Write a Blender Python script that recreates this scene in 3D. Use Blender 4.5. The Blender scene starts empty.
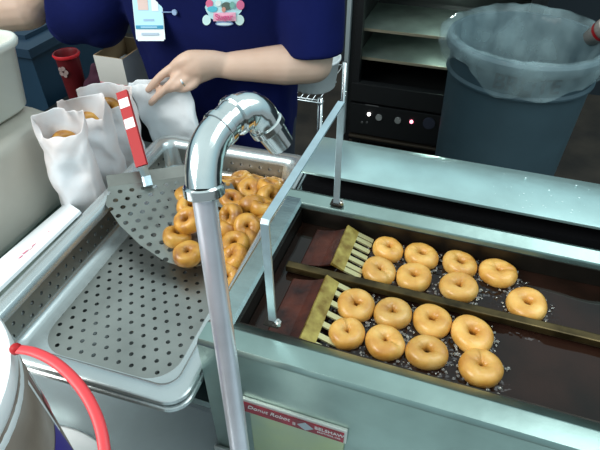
import bpy, bmesh, math, random
from mathutils import Vector, Matrix, noise
from mathutils.bvhtree import BVHTree
R = math.radians
PI = math.pi
scn = bpy.context.scene
COL = scn.collection
random.seed(7)

# ------------------------------------------------------------------ camera
YAW, PITCH, ROLL, F = -.3362, .7006, -.0063, 520.0
CAM = Vector((0, 0, 1.55))
_f = Vector((math.sin(YAW)*math.cos(PITCH), math.cos(YAW)*math.cos(PITCH), -math.sin(PITCH)))
_r0 = Vector((math.cos(YAW), -math.sin(YAW), 0)); _u0 = _r0.cross(_f)
_r = math.cos(ROLL)*_r0 + math.sin(ROLL)*_u0
_u = -math.sin(ROLL)*_r0 + math.cos(ROLL)*_u0
cam_d = bpy.data.cameras.new('camera'); cam = bpy.data.objects.new('camera', cam_d); COL.objects.link(cam)
cam_d.sensor_width = 36; cam_d.lens = F/600*36; cam_d.clip_start = .02; cam_d.clip_end = 100
m3 = Matrix((_r, _u, -_f)).transposed()
cam.matrix_world = Matrix.Translation(CAM) @ m3.to_4x4()
scn.camera = cam

# ------------------------------------------------------------------ light
w = bpy.data.worlds.new('daylight'); scn.world = w; w.use_nodes = True
nt = w.node_tree; nt.nodes.clear()
wo = nt.nodes.new('ShaderNodeOutputWorld'); bg = nt.nodes.new('ShaderNodeBackground')
tc = nt.nodes.new('ShaderNodeTexCoord'); sp = nt.nodes.new('ShaderNodeSeparateXYZ'); cr = nt.nodes.new('ShaderNodeValToRGB')
nt.links.new(tc.outputs['Generated'], sp.inputs[0]); nt.links.new(sp.outputs['Z'], cr.inputs[0])
cr.color_ramp.elements[0].position = 0.0; cr.color_ramp.elements[0].color = (.30, .36, .38, 1)
cr.color_ramp.elements[1].position = .75; cr.color_ramp.elements[1].color = (.78, .97, 1.0, 1)
e = cr.color_ramp.elements.new(.28); e.color = (.40, .62, .70, 1)
nt.links.new(cr.outputs[0], bg.inputs[0]); bg.inputs[1].default_value = .75
nt.links.new(bg.outputs[0], wo.inputs[0])

def area(name, loc, target, size, power, color):
    d = bpy.data.lights.new(name, 'AREA'); d.shape = 'RECTANGLE'; d.size, d.size_y = size
    d.energy = power; d.color = color
    o = bpy.data.objects.new(name, d); COL.objects.link(o); o.location = loc
    o.rotation_euler = (Vector(target)-Vector(loc)).to_track_quat('-Z', 'Y').to_euler()
    return o
area('serving_hatch_daylight', (-1.7, -.9, 2.7), (-.45, .6, .95), (1.6, 1.2), 52, (1, .98, .93))
area('overhead_soft_light', (1.0, .9, 3.0), (.1, .6, 1.0), (1.4, 1.2), 14, (.86, .97, 1))  # soft area light from above on the right

scn.view_settings.view_transform = 'Standard'; scn.view_settings.look = 'None'
scn.view_settings.gamma = 1; scn.view_settings.use_curve_mapping = False
scn.view_settings.exposure = .35

# ------------------------------------------------------------------ helpers
def ray(px, py): return _r*((px-300)/F) - _u*((py-225)/F) + _f
def atz(px, py, z): d = ray(px, py); return CAM + d*((z-CAM.z)/d.z)
def aty(px, py, y): d = ray(px, py); return CAM + d*(y/d.y)
def atd(px, py, dep): return CAM + ray(px, py)*dep

def mat(name, col, rough=.5, metal=0, var=0, vscale=20, bump=0, bscale=60, col2=None, spec=.5, trans=0, sss=0, coat=0, stretch=None, alpha=1, ior=None):
    m = bpy.data.materials.new(name); m.use_nodes = True; n = m.node_tree; b = n.nodes['Principled BSDF']
    b.inputs['Roughness'].default_value = rough; b.inputs['Metallic'].default_value = metal
    b.inputs['Base Color'].default_value = (*col, 1); b.inputs['Specular IOR Level'].default_value = spec
    b.inputs['Transmission Weight'].default_value = trans
    b.inputs['Coat Weight'].default_value = coat
    b.inputs['Alpha'].default_value = alpha
    if ior: b.inputs['IOR'].default_value = ior
    if sss:
        b.inputs['Subsurface Weight'].default_value = sss; b.inputs['Subsurface Radius'].default_value = (.01, .005, .003)
    t = n.nodes.new('ShaderNodeTexCoord')
    src = t.outputs['Object']
    if stretch:
        mp = n.nodes.new('ShaderNodeMapping'); mp.inputs['Scale'].default_value = stretch
        n.links.new(src, mp.inputs[0]); src = mp.outputs[0]
    if var or col2:
        nz = n.nodes.new('ShaderNodeTexNoise'); nz.inputs['Scale'].default_value = vscale; nz.inputs['Detail'].default_value = 5
        n.links.new(src, nz.inputs['Vector'])
        r = n.nodes.new('ShaderNodeValToRGB'); r.color_ramp.elements[0].position = .35; r.color_ramp.elements[1].position = .68
        c2 = col2 or tuple(c*(1-var) for c in col)
        r.color_ramp.elements[0].color = (*col, 1); r.color_ramp.elements[1].color = (*c2, 1)
        n.links.new(nz.outputs[0], r.inputs[0]); n.links.new(r.outputs[0], b.inputs['Base Color'])
    if bump:
        nz = n.nodes.new('ShaderNodeTexNoise'); nz.inputs['Scale'].default_value = bscale; nz.inputs['Detail'].default_value = 4
        n.links.new(src, nz.inputs['Vector'])
        bp = n.nodes.new('ShaderNodeBump'); bp.inputs['Strength'].default_value = bump; bp.inputs['Distance'].default_value = .002
        n.links.new(nz.outputs[0], bp.inputs['Height']); n.links.new(bp.outputs[0], b.inputs['Normal'])
    return m

def perforate(m, sx, sy, r, use_uv=True):
    """round punched holes on a staggered grid"""
    n = m.node_tree; b = n.nodes['Principled BSDF']; out = n.nodes['Material Output']
    t = n.nodes.new('ShaderNodeTexCoord'); s = n.nodes.new('ShaderNodeSeparateXYZ')
    n.links.new(t.outputs['UV' if use_uv else 'Object'], s.inputs[0])
    def M(op, a, bb=None):
        q = n.nodes.new('ShaderNodeMath'); q.operation = op
        for i, v in enumerate((a, bb)):
            if v is None: continue
            if isinstance(v, (int, float)): q.inputs[i].default_value = v
            else: n.links.new(v, q.inputs[i])
        return q.outputs[0]
    v = M('DIVIDE', s.outputs[1], sy); row = M('FLOOR', v)
    half = M('MULTIPLY', M('FLOORED_MODULO', row, 2), .5)
    u = M('ADD', M('DIVIDE', s.outputs[0], sx), half)
    du = M('MULTIPLY', M('SUBTRACT', M('FRACT', u), .5), sx); dv = M('MULTIPLY', M('SUBTRACT', M('FRACT', v), .5), sy)
    d = M('SQRT', M('ADD', M('MULTIPLY', du, du), M('MULTIPLY', dv, dv)))
    hole = M('LESS_THAN', d, r)
    tr = n.nodes.new('ShaderNodeBsdfTransparent'); mx = n.nodes.new('ShaderNodeMixShader')
    n.links.new(hole, mx.inputs[0]); n.links.new(b.outputs[0], mx.inputs[1]); n.links.new(tr.outputs[0], mx.inputs[2])
    n.links.new(mx.outputs[0], out.inputs[0])
    return m

def link(name, me, mats=None, parent=None, smooth=False, loc=None):
    o = bpy.data.objects.new(name, me); COL.objects.link(o)
    if mats is not None:
        for q in (mats if isinstance(mats, (list, tuple)) else [mats]): me.materials.append(q)
    if parent is not None: o.parent = parent
    if loc is not None: o.location = loc
    if smooth:
        for p in me.polygons: p.use_smooth = True
    return o
def fin(name, bm, mats, parent=None, smooth=False, bevel=0, loc=None, seg=2, auto=None):
    if bevel: bmesh.ops.bevel(bm, geom=[e for e in bm.edges if len(e.link_faces) == 2 and e.calc_face_angle(0) > .5], offset=bevel, segments=seg, affect='EDGES', profile=.6)
    bmesh.ops.recalc_face_normals(bm, faces=bm.faces)
    me = bpy.data.meshes.new(name); bm.to_mesh(me); bm.free()
    o = link(name, me, mats, parent, smooth, loc)
    if auto:
        for p in me.polygons: p.use_smooth = True
        me.set_sharp_from_angle(angle=R(auto))
    return o
def empty(name, loc=(0, 0, 0), rz=0):
    o = bpy.data.objects.new(name, None); COL.objects.link(o); o.location = loc; o.rotation_euler = (0, 0, rz)
    o.empty_display_size = .05
    return o
def tag(o, label, cat, group=None, kind=None):
    if label: o['label'] = label
    if cat: o['category'] = cat
    if group: o['group'] = group
    if kind: o['kind'] = kind
    return o
def struct(o): o['kind'] = 'structure'; return o

def box(bm, lo, hi, mtx=None, mi=0):
    v = [bm.verts.new((x, y, z)) for x in (lo[0], hi[0]) for y in (lo[1], hi[1]) for z in (lo[2], hi[2])]
    if mtx:
        for q in v: q.co = mtx @ q.co
    fs = [(0, 1, 3, 2), (4, 6, 7, 5), (0, 4, 5, 1), (2, 3, 7, 6), (0, 2, 6, 4), (1, 5, 7, 3)]
    out = []
    for f in fs:
        q = bm.faces.new([v[i] for i in f]); q.material_index = mi; out.append(q)
    return out
def prism(bm, poly, a, b, axis='x'):
    """polygon of (u, v) extruded along an axis from a to b"""
    def P(u, v, t): return {'x': (t, u, v), 'y': (u, t, v), 'z': (u, v, t)}[axis]
    A = [bm.verts.new(P(u, v, a)) for u, v in poly]; B = [bm.verts.new(P(u, v, b)) for u, v in poly]
    n = len(poly)
    for i in range(n): bm.faces.new((A[i], A[(i+1) % n], B[(i+1) % n], B[i]))
    bm.faces.new(A[::-1]); bm.faces.new(B)
def frames(pts):
    pts = [Vector(p) for p in pts]; T = []
    for i in range(len(pts)):
        a = pts[max(i-1, 0)]; b = pts[min(i+1, len(pts)-1)]; T.append((b-a).normalized())
    up = Vector((0, 0, 1)) if abs(T[0].z) < .9 else Vector((0, 1, 0))
    N = [(up-T[0]*up.dot(T[0])).normalized()]
    for i in range(1, len(pts)):
        q = N[-1]-T[i]*N[-1].dot(T[i]); N.append(q.normalized())
    return pts, T, N
def tube(bm, pts, rad, n=16, cap=True, sx=1, sy=1, mi=0):
    pts, T, N = frames(pts)
    if not hasattr(rad, '__len__'): rad = [rad]*len(pts)
    rings = []
    for p, t, nn, r in zip(pts, T, N, rad):
        bb = t.cross(nn)
        rings.append([bm.verts.new(p+nn*(math.cos(2*PI*k/n)*r*sx)+bb*(math.sin(2*PI*k/n)*r*sy)) for k in range(n)])
    for A, B in zip(rings, rings[1:]):
        for k in range(n):
            f = bm.faces.new((A[k], A[(k+1) % n], B[(k+1) % n], B[k])); f.material_index = mi
    if cap: bm.faces.new(rings[0][::-1]).material_index = mi; bm.faces.new(rings[-1]).material_index = mi
def smooth_path(pts, k=8):
    pts = [Vector(p) for p in pts]; out = []
    for i in range(len(pts)-1):
        p0 = pts[max(i-1, 0)]; p1 = pts[i]; p2 = pts[i+1]; p3 = pts[min(i+2, len(pts)-1)]
        for j in range(k):
            t = j/k
            out.append(.5*((2*p1)+(p2-p0)*t+(2*p0-5*p1+4*p2-p3)*t*t+(-p0+3*p1-3*p2+p3)*t**3))
    out.append(pts[-1]); return out
def lerp_list(v, k=8):
    out = []
    for a, b in zip(v, v[1:]):
        for j in range(k):
            t = j/k; out.append(a+(b-a)*t)
    out.append(v[-1]); return out
def lathe(bm, prof, n=40, c=(0, 0), cap0=True, cap1=True, mi=0):
    rings = []
    for r, z in prof:
        rings.append([bm.verts.new((c[0]+r*math.cos(2*PI*k/n), c[1]+r*math.sin(2*PI*k/n), z)) for k in range(n)])
    for A, B in zip(rings, rings[1:]):
        for k in range(n): bm.faces.new((A[k], A[(k+1) % n], B[(k+1) % n], B[k])).material_index = mi
    if cap0: bm.faces.new(rings[0][::-1]).material_index = mi
    if cap1: bm.faces.new(rings[-1]).material_index = mi
    return rings
def disc(bm, c, nrm, r, h, n=20, mi=0):
    c = Vector(c); nrm = Vector(nrm).normalized(); tube(bm, [c, c+nrm*h], r, n, mi=mi)
def rrect(w, l, r, n=7):
    out = []
    for cx, cy, a0 in ((w/2-r, l/2-r, 0), (-w/2+r, l/2-r, 90), (-w/2+r, -l/2+r, 180), (w/2-r, -l/2+r, 270)):
        for k in range(n+1):
            a = R(a0+90*k/n); out.append((cx+r*math.cos(a), cy+r*math.sin(a)))
    return out
def text_mesh(name, s, size, m, parent, matrix, extrude=.0003, align='CENTER', bold=0, shear=0):
    cu = bpy.data.curves.new(name, 'FONT'); cu.body = s; cu.size = size; cu.extrude = extrude
    cu.align_x = align; cu.align_y = 'CENTER'; cu.offset = bold; cu.shear = shear
    o = bpy.data.objects.new(name+'_tmp', cu); COL.objects.link(o)
    dg = bpy.context.evaluated_depsgraph_get(); me = bpy.data.meshes.new_from_object(o.evaluated_get(dg))
    bpy.data.objects.remove(o); bpy.data.curves.remove(cu)
    me.transform(matrix); me.materials.clear()
    return link(name, me, m, parent)
def plane_matrix(origin, xdir, ydir):
    x = Vector(xdir).normalized(); z = x.cross(Vector(ydir)).normalized(); y = z.cross(x)
    q = Matrix((x, y, z)).transposed().to_4x4(); q.translation = Vector(origin); return q
def baked(o, mods):
    """apply modifiers without operators"""
    for typ, kw in mods:
        md = o.modifiers.new(typ, typ)
        for k, v in kw.items(): setattr(md, k, v)
    dg = bpy.context.evaluated_depsgraph_get(); me = bpy.data.meshes.new_from_object(o.evaluated_get(dg))
    o.modifiers.clear(); old = o.data; o.data = me; bpy.data.meshes.remove(old)
    for p in me.polygons: p.use_smooth = True
    return o
def copy_tree(o, parent=None):
    c = o.copy(); COL.objects.link(c); c.parent = parent
    for ch in list(o.children): copy_tree(ch, c)
    return c

# ------------------------------------------------------------------ materials
STEEL = mat('brushed_steel', (.40, .50, .49), .27, 1, var=.16, vscale=14, bump=.10, bscale=90, stretch=(1, 4, 1))
STEELX = mat('worn_steel', (.38, .50, .46), .33, 1, var=.28, vscale=9, bump=.2, bscale=40)
PANST = mat('pan_steel', (.58, .62, .62), .26, .78, var=.10, vscale=11, bump=.05, bscale=50)
PERF = perforate(mat('perforated_pan_steel', (.38, .385, .36), .36, 1, var=.25, vscale=10, bump=.05), .0205, .0172, .0033)
SCOOPM = perforate(mat('perforated_scoop_steel', (.36, .37, .34), .34, 1, var=.3, vscale=12), .0205, .0190, .0045)
SCOOPS = mat('scoop_steel', (.50, .49, .45), .33, 1, var=.25, vscale=15)
CHROME = mat('galvanised_fitting', (.80, .83, .82), .13, 1, var=.14, vscale=22, bump=.10, bscale=35)
PIPE = mat('galvanised_pipe', (.80, .78, .84), .34, .75, var=.12, vscale=30)
STRAP = mat('strap_steel', (.52, .66, .72), .38, .7, var=.2, vscale=30)
BOLT = mat('bolt_steel', (.6, .6, .58), .3, 1)
DARKW = mat('burnt_well_steel', (.035, .028, .022), .35, .7, var=.5, vscale=20)
OIL = mat('frying_oil', (.022, .009, .006), .05, 0, col2=(.005, .003, .002), vscale=9, spec=.30)
RAIL = mat('oiled_brass_rail', (.13, .09, .035), .3, .75, var=.85, vscale=25, bump=.15)
COMBM = mat('oil_stained_comb', (.46, .36, .09), .36, .4, col2=(.20, .12, .02), vscale=60)
TINE = mat('comb_tine_steel', (.50, .46, .24), .35, .5)
CHUTE = mat('dark_red_chute', (.010, .002, .0015), .5, .1, col2=(.070, .014, .006), vscale=30, bump=.8, bscale=60)
RED = mat('red_plastic', (.42, .010, .014), .5, spec=.3)
REDP = mat('red_plate', (.30, .008, .028), .4, var=.5, vscale=60)
WHITE = mat('white_plastic', (.86, .88, .88), .4)
PAPER = mat('white_paper', (.90, .92, .94), .75, col2=(.82, .85, .88), vscale=14, bump=.6, bscale=22)
GREASE = mat('greasy_paper', (.90, .91, .94), .6, col2=(.80, .66, .62), vscale=11, bump=.5, bscale=25)
PINK = mat('pink_print', (.66, .22, .30), .6)
FADE = mat('pink_faded_print', (.75, .50, .52), .6)
BLACK = mat('black_enamel', (.012, .013, .014), .35)
BLACKG = mat('oven_glass', (.015, .018, .02), .08)
RACKM = mat('oven_tray_metal', (.36, .44, .40), .4, .7, var=.5, vscale=5)
NAVY = mat('navy_cotton', (.004, .008, .075), .9, col2=(.0025, .005, .045), vscale=7, spec=.15, bump=.35, bscale=60)
TROU = mat('dark_denim', (.02, .025, .04), .9)
SKIN = mat('skin', (.60, .40, .30), .5, col2=(.66, .46, .36), vscale=12, sss=.08)
HAIR = mat('dark_hair', (.03, .02, .015), .55, bump=.6, bscale=90)
NAIL = mat('nail', (.62, .40, .34), .3)
SILVER = mat('silver', (.8, .8, .8), .15, 1)
CARD = mat('brown_cardboard', (.36, .25, .14), .85)
CARDW = mat('white_cardboard', (.62, .60, .56), .8)
BLUEP = mat('blue_plastic', (.012, .045, .085), .5, var=.3, vscale=4)
BLUED = mat('dark_blue_plastic', (.012, .035, .065), .5)
CANM = mat('grey_blue_can', (.055, .10, .125), .5, var=.2, vscale=6)
CANT = mat('can_print', (.012, .018, .026), .6)
FLOUR = mat('flour_bag', (.52, .50, .44), .55, col2=(.44, .40, .34), vscale=5, bump=.8, bscale=6)
TUB = mat('frosted_tub', (.66, .68, .63), .3, col2=(.58, .58, .50), vscale=5)
FOAM = mat('oil_bubble', (.95, .93, .88), .03, trans=.85, ior=1.25)
GLASSY = mat('lamp_lens_white', (.9, .9, .9), .3)
MAROON = mat('maroon_fabric', (.06, .012, .03), .9)

# ------------------------------------------------------------------ the setting
bm = bmesh.new(); box(bm, (-6, -3, -.05), (6, 7, 0)); FL = mat('floor_asphalt', (.025, .022, .02), .95, col2=(.07, .055, .042), vscale=3.5, bump=.5)
struct(fin('floor', bm, FL))
bm = bmesh.new(); box(bm, (-6, 3.6, 0), (6, 3.7, 2.2)); struct(fin('wall_back', bm, mat('tent_back', (.03, .04, .05), .9)))
bm = bmesh.new(); box(bm, (-3.4, -.5, 0), (-3.3, 3.6, 2.0)); struct(fin('wall_left', bm, mat('tent_side', (.05, .07, .09), .9)))
# pale door post behind the person
bm = bmesh.new(); box(bm, (aty(322, 50, 2.40).x, 2.395, .42), (aty(336, 50, 2.40).x, 2.41, 2.1)); tag(fin('hanging_tarp', bm, mat('pale_tarp', (.42, .46, .46), .7)), 'narrow pale tarp hanging between the person and the black oven', 'tarp')

# lower stainless counter
bm = bmesh.new(); box(bm, (-1.0, -.15, .745), (1.25, .70, .785))
for x in (-.96, 1.21):
    for y in (-.11, .66): box(bm, (x-.02, y-.02, 0), (x+.02, y+.02, .745))
counter = tag(fin('steel_counter', bm, mat('counter_steel', (.58, .64, .66), .25, .6, var=.25, vscale=5, bump=.06), bevel=.003), 'low grey stainless counter running under the fryer and the white bucket', 'counter')
# raised steel table under the pans
t = tag(empty('steel_table', (-.72, .6, .785)), 'raised stainless table under the pans, paper bags and tub', 'table')
bm = bmesh.new(); box(bm, (-.68, -.27, .095), (.474, .31, .11)); fin('tabletop', bm, STEEL, t, bevel=.003)
bm = bmesh.new(); box(bm, (-.66, -.23, .0005), (.455, .09, .095)); fin('apron', bm, mat('apron_steel', (.35, .38, .40), .4, .8), t, bevel=.002)
for x in (-.64, .43):
    bm = bmesh.new(); box(bm, (x-.02, .26, -.785), (x+.02, .30, .095)); fin('leg', bm, STEEL, t)

# ------------------------------------------------------------------ fryer
fr = tag(empty('donut_fryer', (0, .32, .7855)), 'stainless donut fryer with an open well of dark oil', 'fryer')
X0, X1, Y0, Y1 = -.243, .62, .320, .645      # outer
IX0, IX1, IY0, IY1 = -.212, .58, .368, .616  # well
ZT = 1.05
def fb(name, bm, m, **k):
    par = k.pop('par', fr)
    bmesh.ops.translate(bm, verts=bm.verts, vec=-fr.location if par is fr else (0, 0, 0))
    return fin(name, bm, m, par, **k)
bm = bmesh.new()
# front skin and rim as one folded sheet
prism(bm, [(Y0, .787), (Y0, ZT-.006), (Y0+.004, ZT), (IY0-.018, ZT+.001), (IY0-.002, ZT-.008), (IY0, ZT-.010), (IY0+.001, .985), (IY0-.008, .985), (IY0-.012, ZT-.01), (Y0+.012, ZT-.012), (Y0+.012, .787)], X0, X1)
fb('front_panel', bm, STEELX, auto=35, bevel=.0012)
bm = bmesh.new()
prism(bm, [(X0, .787), (X0, ZT-.005), (X0+.004, ZT-.001), (IX0-.004, ZT-.001), (IX0, ZT-.004), (IX0, .985), (IX0-.008, .985), (IX0-.008, ZT-.012), (X0+.010, ZT-.012), (X0+.010, .787)], Y0+.013, Y1-.002, 'y')
fb('side_panel', bm, STEEL, auto=35)
bm = bmesh.new(); box(bm, (X1-.01, Y0+.013, .787), (X1-.001, Y1, ZT-.001)); box(bm, (IX1, IY0, .985), (X1-.01, IY1, ZT-.001))
fb('side_panel', bm, STEEL)
bm = bmesh.new()
prism(bm, [(IY1, .985), (IY1-.001, ZT-.006), (IY1+.001, ZT-.003), (IY1+.020, ZT+.003), (Y1-.003, ZT+.001), (Y1, ZT-.002), (Y1, .787), (Y1-.01, .787), (Y1-.01, .985)], X0+.002, X1)
fb('back_panel', bm, STEELX, auto=35)
bm = bmesh.new(); box(bm, (X0+.012, Y0+.014, .975), (X1-.012, Y1-.012, .984))
box(bm, (IX0-.006, IY0+.0012, .985), (IX0+.001, IY1-.001, ZT-.014)); box(bm, (IX0, IY1-.003, .985), (IX1, IY1-.0012, ZT-.012)); box(bm, (IX0, IY0+.0012, .985), (IX1, IY0+.003, ZT-.012))
fb('fry_well', bm, DARKW)
bm = bmesh.new()
nx, ny = 330, 120
boil = [(-.068+.0, .600), (-.082, .545), (-.02, .59), (-.03, .54), (.035, .585), (.03, .535), (.09, .58), (.13, .53), (-.10, .46), (-.115, .41), (-.055, .46), (-.06, .405), (0, .455), (.005, .405), (.055, .45), (.07, .40)]
G = []
for i in range(nx+1):
    row = []
    for j in range(ny+1):
        x = IX0+.002+(IX1-IX0-.003)*i/nx; y = IY0+.0035+(IY1-IY0-.007)*j/ny
        d = min(math.hypot(x-a, y-b) for a, b in boil)
        wgt = max(0, min(1, (.052-d)/.014))
        h = .0005*noise.noise(Vector((x*28, y*28, 0)))
        if wgt > 0: h += wgt*(.0034*abs(noise.noise(Vector((x*170, y*170, 3))))+.0018*noise.noise(Vector((x*400, y*400, 7))))
        row.append(bm.verts.new((x, y, 1.0095+h)))
    G.append(row)
for i in range(nx):
    for j in range(ny): bm.faces.new((G[i][j], G[i+1][j], G[i+1][j+1], G[i][j+1]))
oil = fb('oil', bm, OIL, smooth=True)
# brace rail dividing the lanes
bm = bmesh.new(); box(bm, (-.196, .4955, 1.013), (IX1, .5085, 1.0245))
fb('lane_divider', bm, RAIL, bevel=.002)
# combs and chutes
def comb(y0, y1, n):
    bm = bmesh.new()
    prof = [(-.1345, 1.029), (-.132, 1.033), (-.114, 1.023), (-.115, 1.0205), (-.1335, 1.028)]
    prism(bm, prof, y0, y1, 'y')
    c = fb('comb_plate', bm, COMBM, auto=40)
    bm = bmesh.new(); st = (y1-y0)/n
    for k in range(n+1):
        y = min(max(y0+st*k, y0+.0040), y1-.0040)
        prism(bm, [(-.1155, 1.0205), (-.1155, 1.0235), (-.094, 1.0160), (-.090, 1.0145), (-.092, 1.0125)], y-.0040, y+.0040, 'y')
    bmesh.ops.translate(bm, verts=bm.verts, vec=-fr.location)
    fin('tine_row', bm, TINE, c)
    bm = bmesh.new(); nn = 10
    prism(bm, [(-.182, 1.0100), (-.180, 1.0125), (-.168, 1.0140), (-.15, 1.0185), (-.1352, 1.027), (-.1352, 1.023), (-.15, 1.017), (-.168, 1.0125)], y0+.003, y1-.003, 'y')
    fb('chute_plate', bm, CHUTE, smooth=False)
comb(.515, .603, 6); comb(.376, .490, 6)
# seam of the access panel on the front
bm = bmesh.new(); box(bm, (-.245+.063, Y0-.0025, .80), (-.055, Y0-.0002, .928)); fb('access_panel', bm, mat('green_grey_panel', (.42, .50, .38), .38, .9, col2=(.50, .56, .30), vscale=12), bevel=.0008)
# maker's plate
pl = None
bm = bmesh.new(); box(bm, (-.190, Y0-.0045, .931), (-.052, Y0-.0001, .961)); rim = fb('name_plate', bm, mat('plate_edge', (.6, .62, .58), .4, .7), bevel=.001)
bm = bmesh.new(); box(bm, (-.188, Y0-.0056, .934), (-.0555, Y0-.0046, .9555))
bmesh.ops.translate(bm, verts=bm.verts, vec=-fr.location); pf = fin('plate_face', bm, REDP, rim); pf['label'] = 'red enamel face'
PM = lambda x, z: plane_matrix(Vector((x, Y0-.0058, z))-fr.location, (1, 0, 0), (0, 0, 1))
LET = mat('plate_lettering', (.55, .55, .55), .5)
text_mesh('lettering', 'Donut Robot', .0105, LET, rim, PM(-.154, .9475), .0002, shear=.25, bold=.0001)
text_mesh('lettering', 'II', .0085, LET, rim, PM(-.1195, .9425), .0002, bold=.0002)
text_mesh('lettering', 'BELSHAW', .0085, LET, rim, PM(-.074, .9485), .0002, bold=.0001)
text_mesh('lettering', 'BROTHERS, INC.', .0042, LET, rim, PM(-.074, .941), .0002)
bm = bmesh.new(); cx, cz, s = -.1045, .9448, .0088
prism(bm, [(cx+a*s*1.2, cz+b*s) for a, b in ((-1, 0), (0, -1), (1, 0), (0, 1))], Y0-.0064, Y0-.0058, 'y'); bmesh.ops.translate(bm, verts=bm.verts, vec=-fr.location); fin('diamond_emblem', bm, mat('emblem_grey', (.34, .40, .44), .5), rim)
# corner bracket
bm = bmesh.new(); box(bm, (-.2475, Y0-.006, .7875), (-.216, Y0-.0003, .803)); bk = fb('corner_bracket', bm, BOLT, bevel=.0015)
bm = bmesh.new(); disc(bm, Vector((-.229, Y0-.0062, .7955))-fr.location, (0, -1, 0), .0033, .0025, 6); fin('screw', bm, DARKW, bk)
# folded strap handle over the well
sx0 = -.166
bk = None
bm = bmesh.new()
pth = [(.371, ZT+.0065), (.366, 1.213), (.370, 1.2175), (.624, 1.2265), (.6265, 1.222), (.626, ZT+.0035)]
W = .0048; T = .0016
outer = pth; inner = [(.374, ZT+.0065), (.3692, 1.2125), (.3715, 1.2147), (.6225, 1.2235), (.6235, 1.221), (.623, ZT+.0035)]
A = [bm.verts.new((sx0-W+(.008 if y > .5 else 0), y, z)) for y, z in outer]; B = [bm.verts.new((sx0+W+(.008 if y > .5 else 0), y, z)) for y, z in outer]
C_ = [bm.verts.new((sx0-W+(.008 if y > .5 else 0), y, z)) for y, z in inner]; D_ = [bm.verts.new((sx0+W+(.008 if y > .5 else 0), y, z)) for y, z in inner]
for i in range(5):
    bm.faces.new((A[i], B[i], B[i+1], A[i+1])); bm.faces.new((C_[i], C_[i+1], D_[i+1], D_[i]))
    bm.faces.new((A[i], A[i+1], C_[i+1], C_[i])); bm.faces.new((B[i], D_[i], D_[i+1], B[i+1]))
bm.faces.new((A[0], C_[0], D_[0], B[0])); bm.faces.new((A[5], B[5], D_[5], C_[5]))
st = fb('strap_bracket', bm, STRAP, bevel=.0005)
for (x, y, z) in ((-.166, .371, ZT+.0045), (-.158, .626, ZT+.0015)):
    bm = bmesh.new(); box(bm, (x-.009, y-.007, z), (x+.010, y+.007, z+.002))
    bmesh.ops.translate(bm, verts=bm.verts, vec=-fr.location); fin('foot_plate', bm, DARKW, st)
    bm = bmesh.new(); disc(bm, Vector((x+.0085, y-.002, z+.002))-fr.location, (0, 0, 1), .0042, .0045, 6); disc(bm, Vector((x+.0085, y-.002, z+.0065))-fr.location, (0, 0, 1), .002, .004, 10)
    bmesh.ops.translate(bm, verts=bm.verts, vec=(0, 0, 0)); fin('bolt', bm, BOLT, st)

# rear hood behind the fryer
hd = tag(empty('rear_hood', (.2, .76, .62)), 'long bent stainless cover standing behind the fryer well', 'metal cover')
def hb(name, bm, m, **k):
    bmesh.ops.translate(bm, verts=bm.verts, vec=-hd.location); return fin(name, bm, m, hd, **k)
bm = bmesh.new()
prism(bm, [(.694, 1.047), (.694, 1.052), (.790, 1.056), (.830, 1.041), (.835, 1.030), (.835, .64), (.830, .64), (.829, 1.028), (.788, 1.051), (.698, 1.047)], -.2415, .75)
hb('cover_sheet', bm, mat('hood_steel', (.60, .84, .82), .28, .75, var=.3, vscale=7, bump=.25, bscale=26), bevel=.0008, auto=30)
bm = bmesh.new(); box(bm, (-.2405, .70, .62), (.745, .825, 1.02)); hb('gap_shade_box', bm, mat('hood_gap_shade', (.006, .006, .007), .95, spec=.05))  # near-black box paints in the shadow of the gap under the cover
# small drops of sugar glaze sprayed on the right of the cover
bm = bmesh.new()
for k in range(70):
    x = .05+random.random()**.7*.30; y = .70+random.random()*.10
    bmesh.ops.create_icosphere(bm, subdivisions=1, radius=.0006+random.random()*.0011, matrix=Matrix.Translation((x, y, 1.0525+.0042*(y-.694)/.096)) @ Matrix.Diagonal((1, 1, .3, 1)))
hb('glaze_drops', bm, mat('glaze', (.7, .85, .85), .25))['kind'] = 'stuff'

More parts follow.
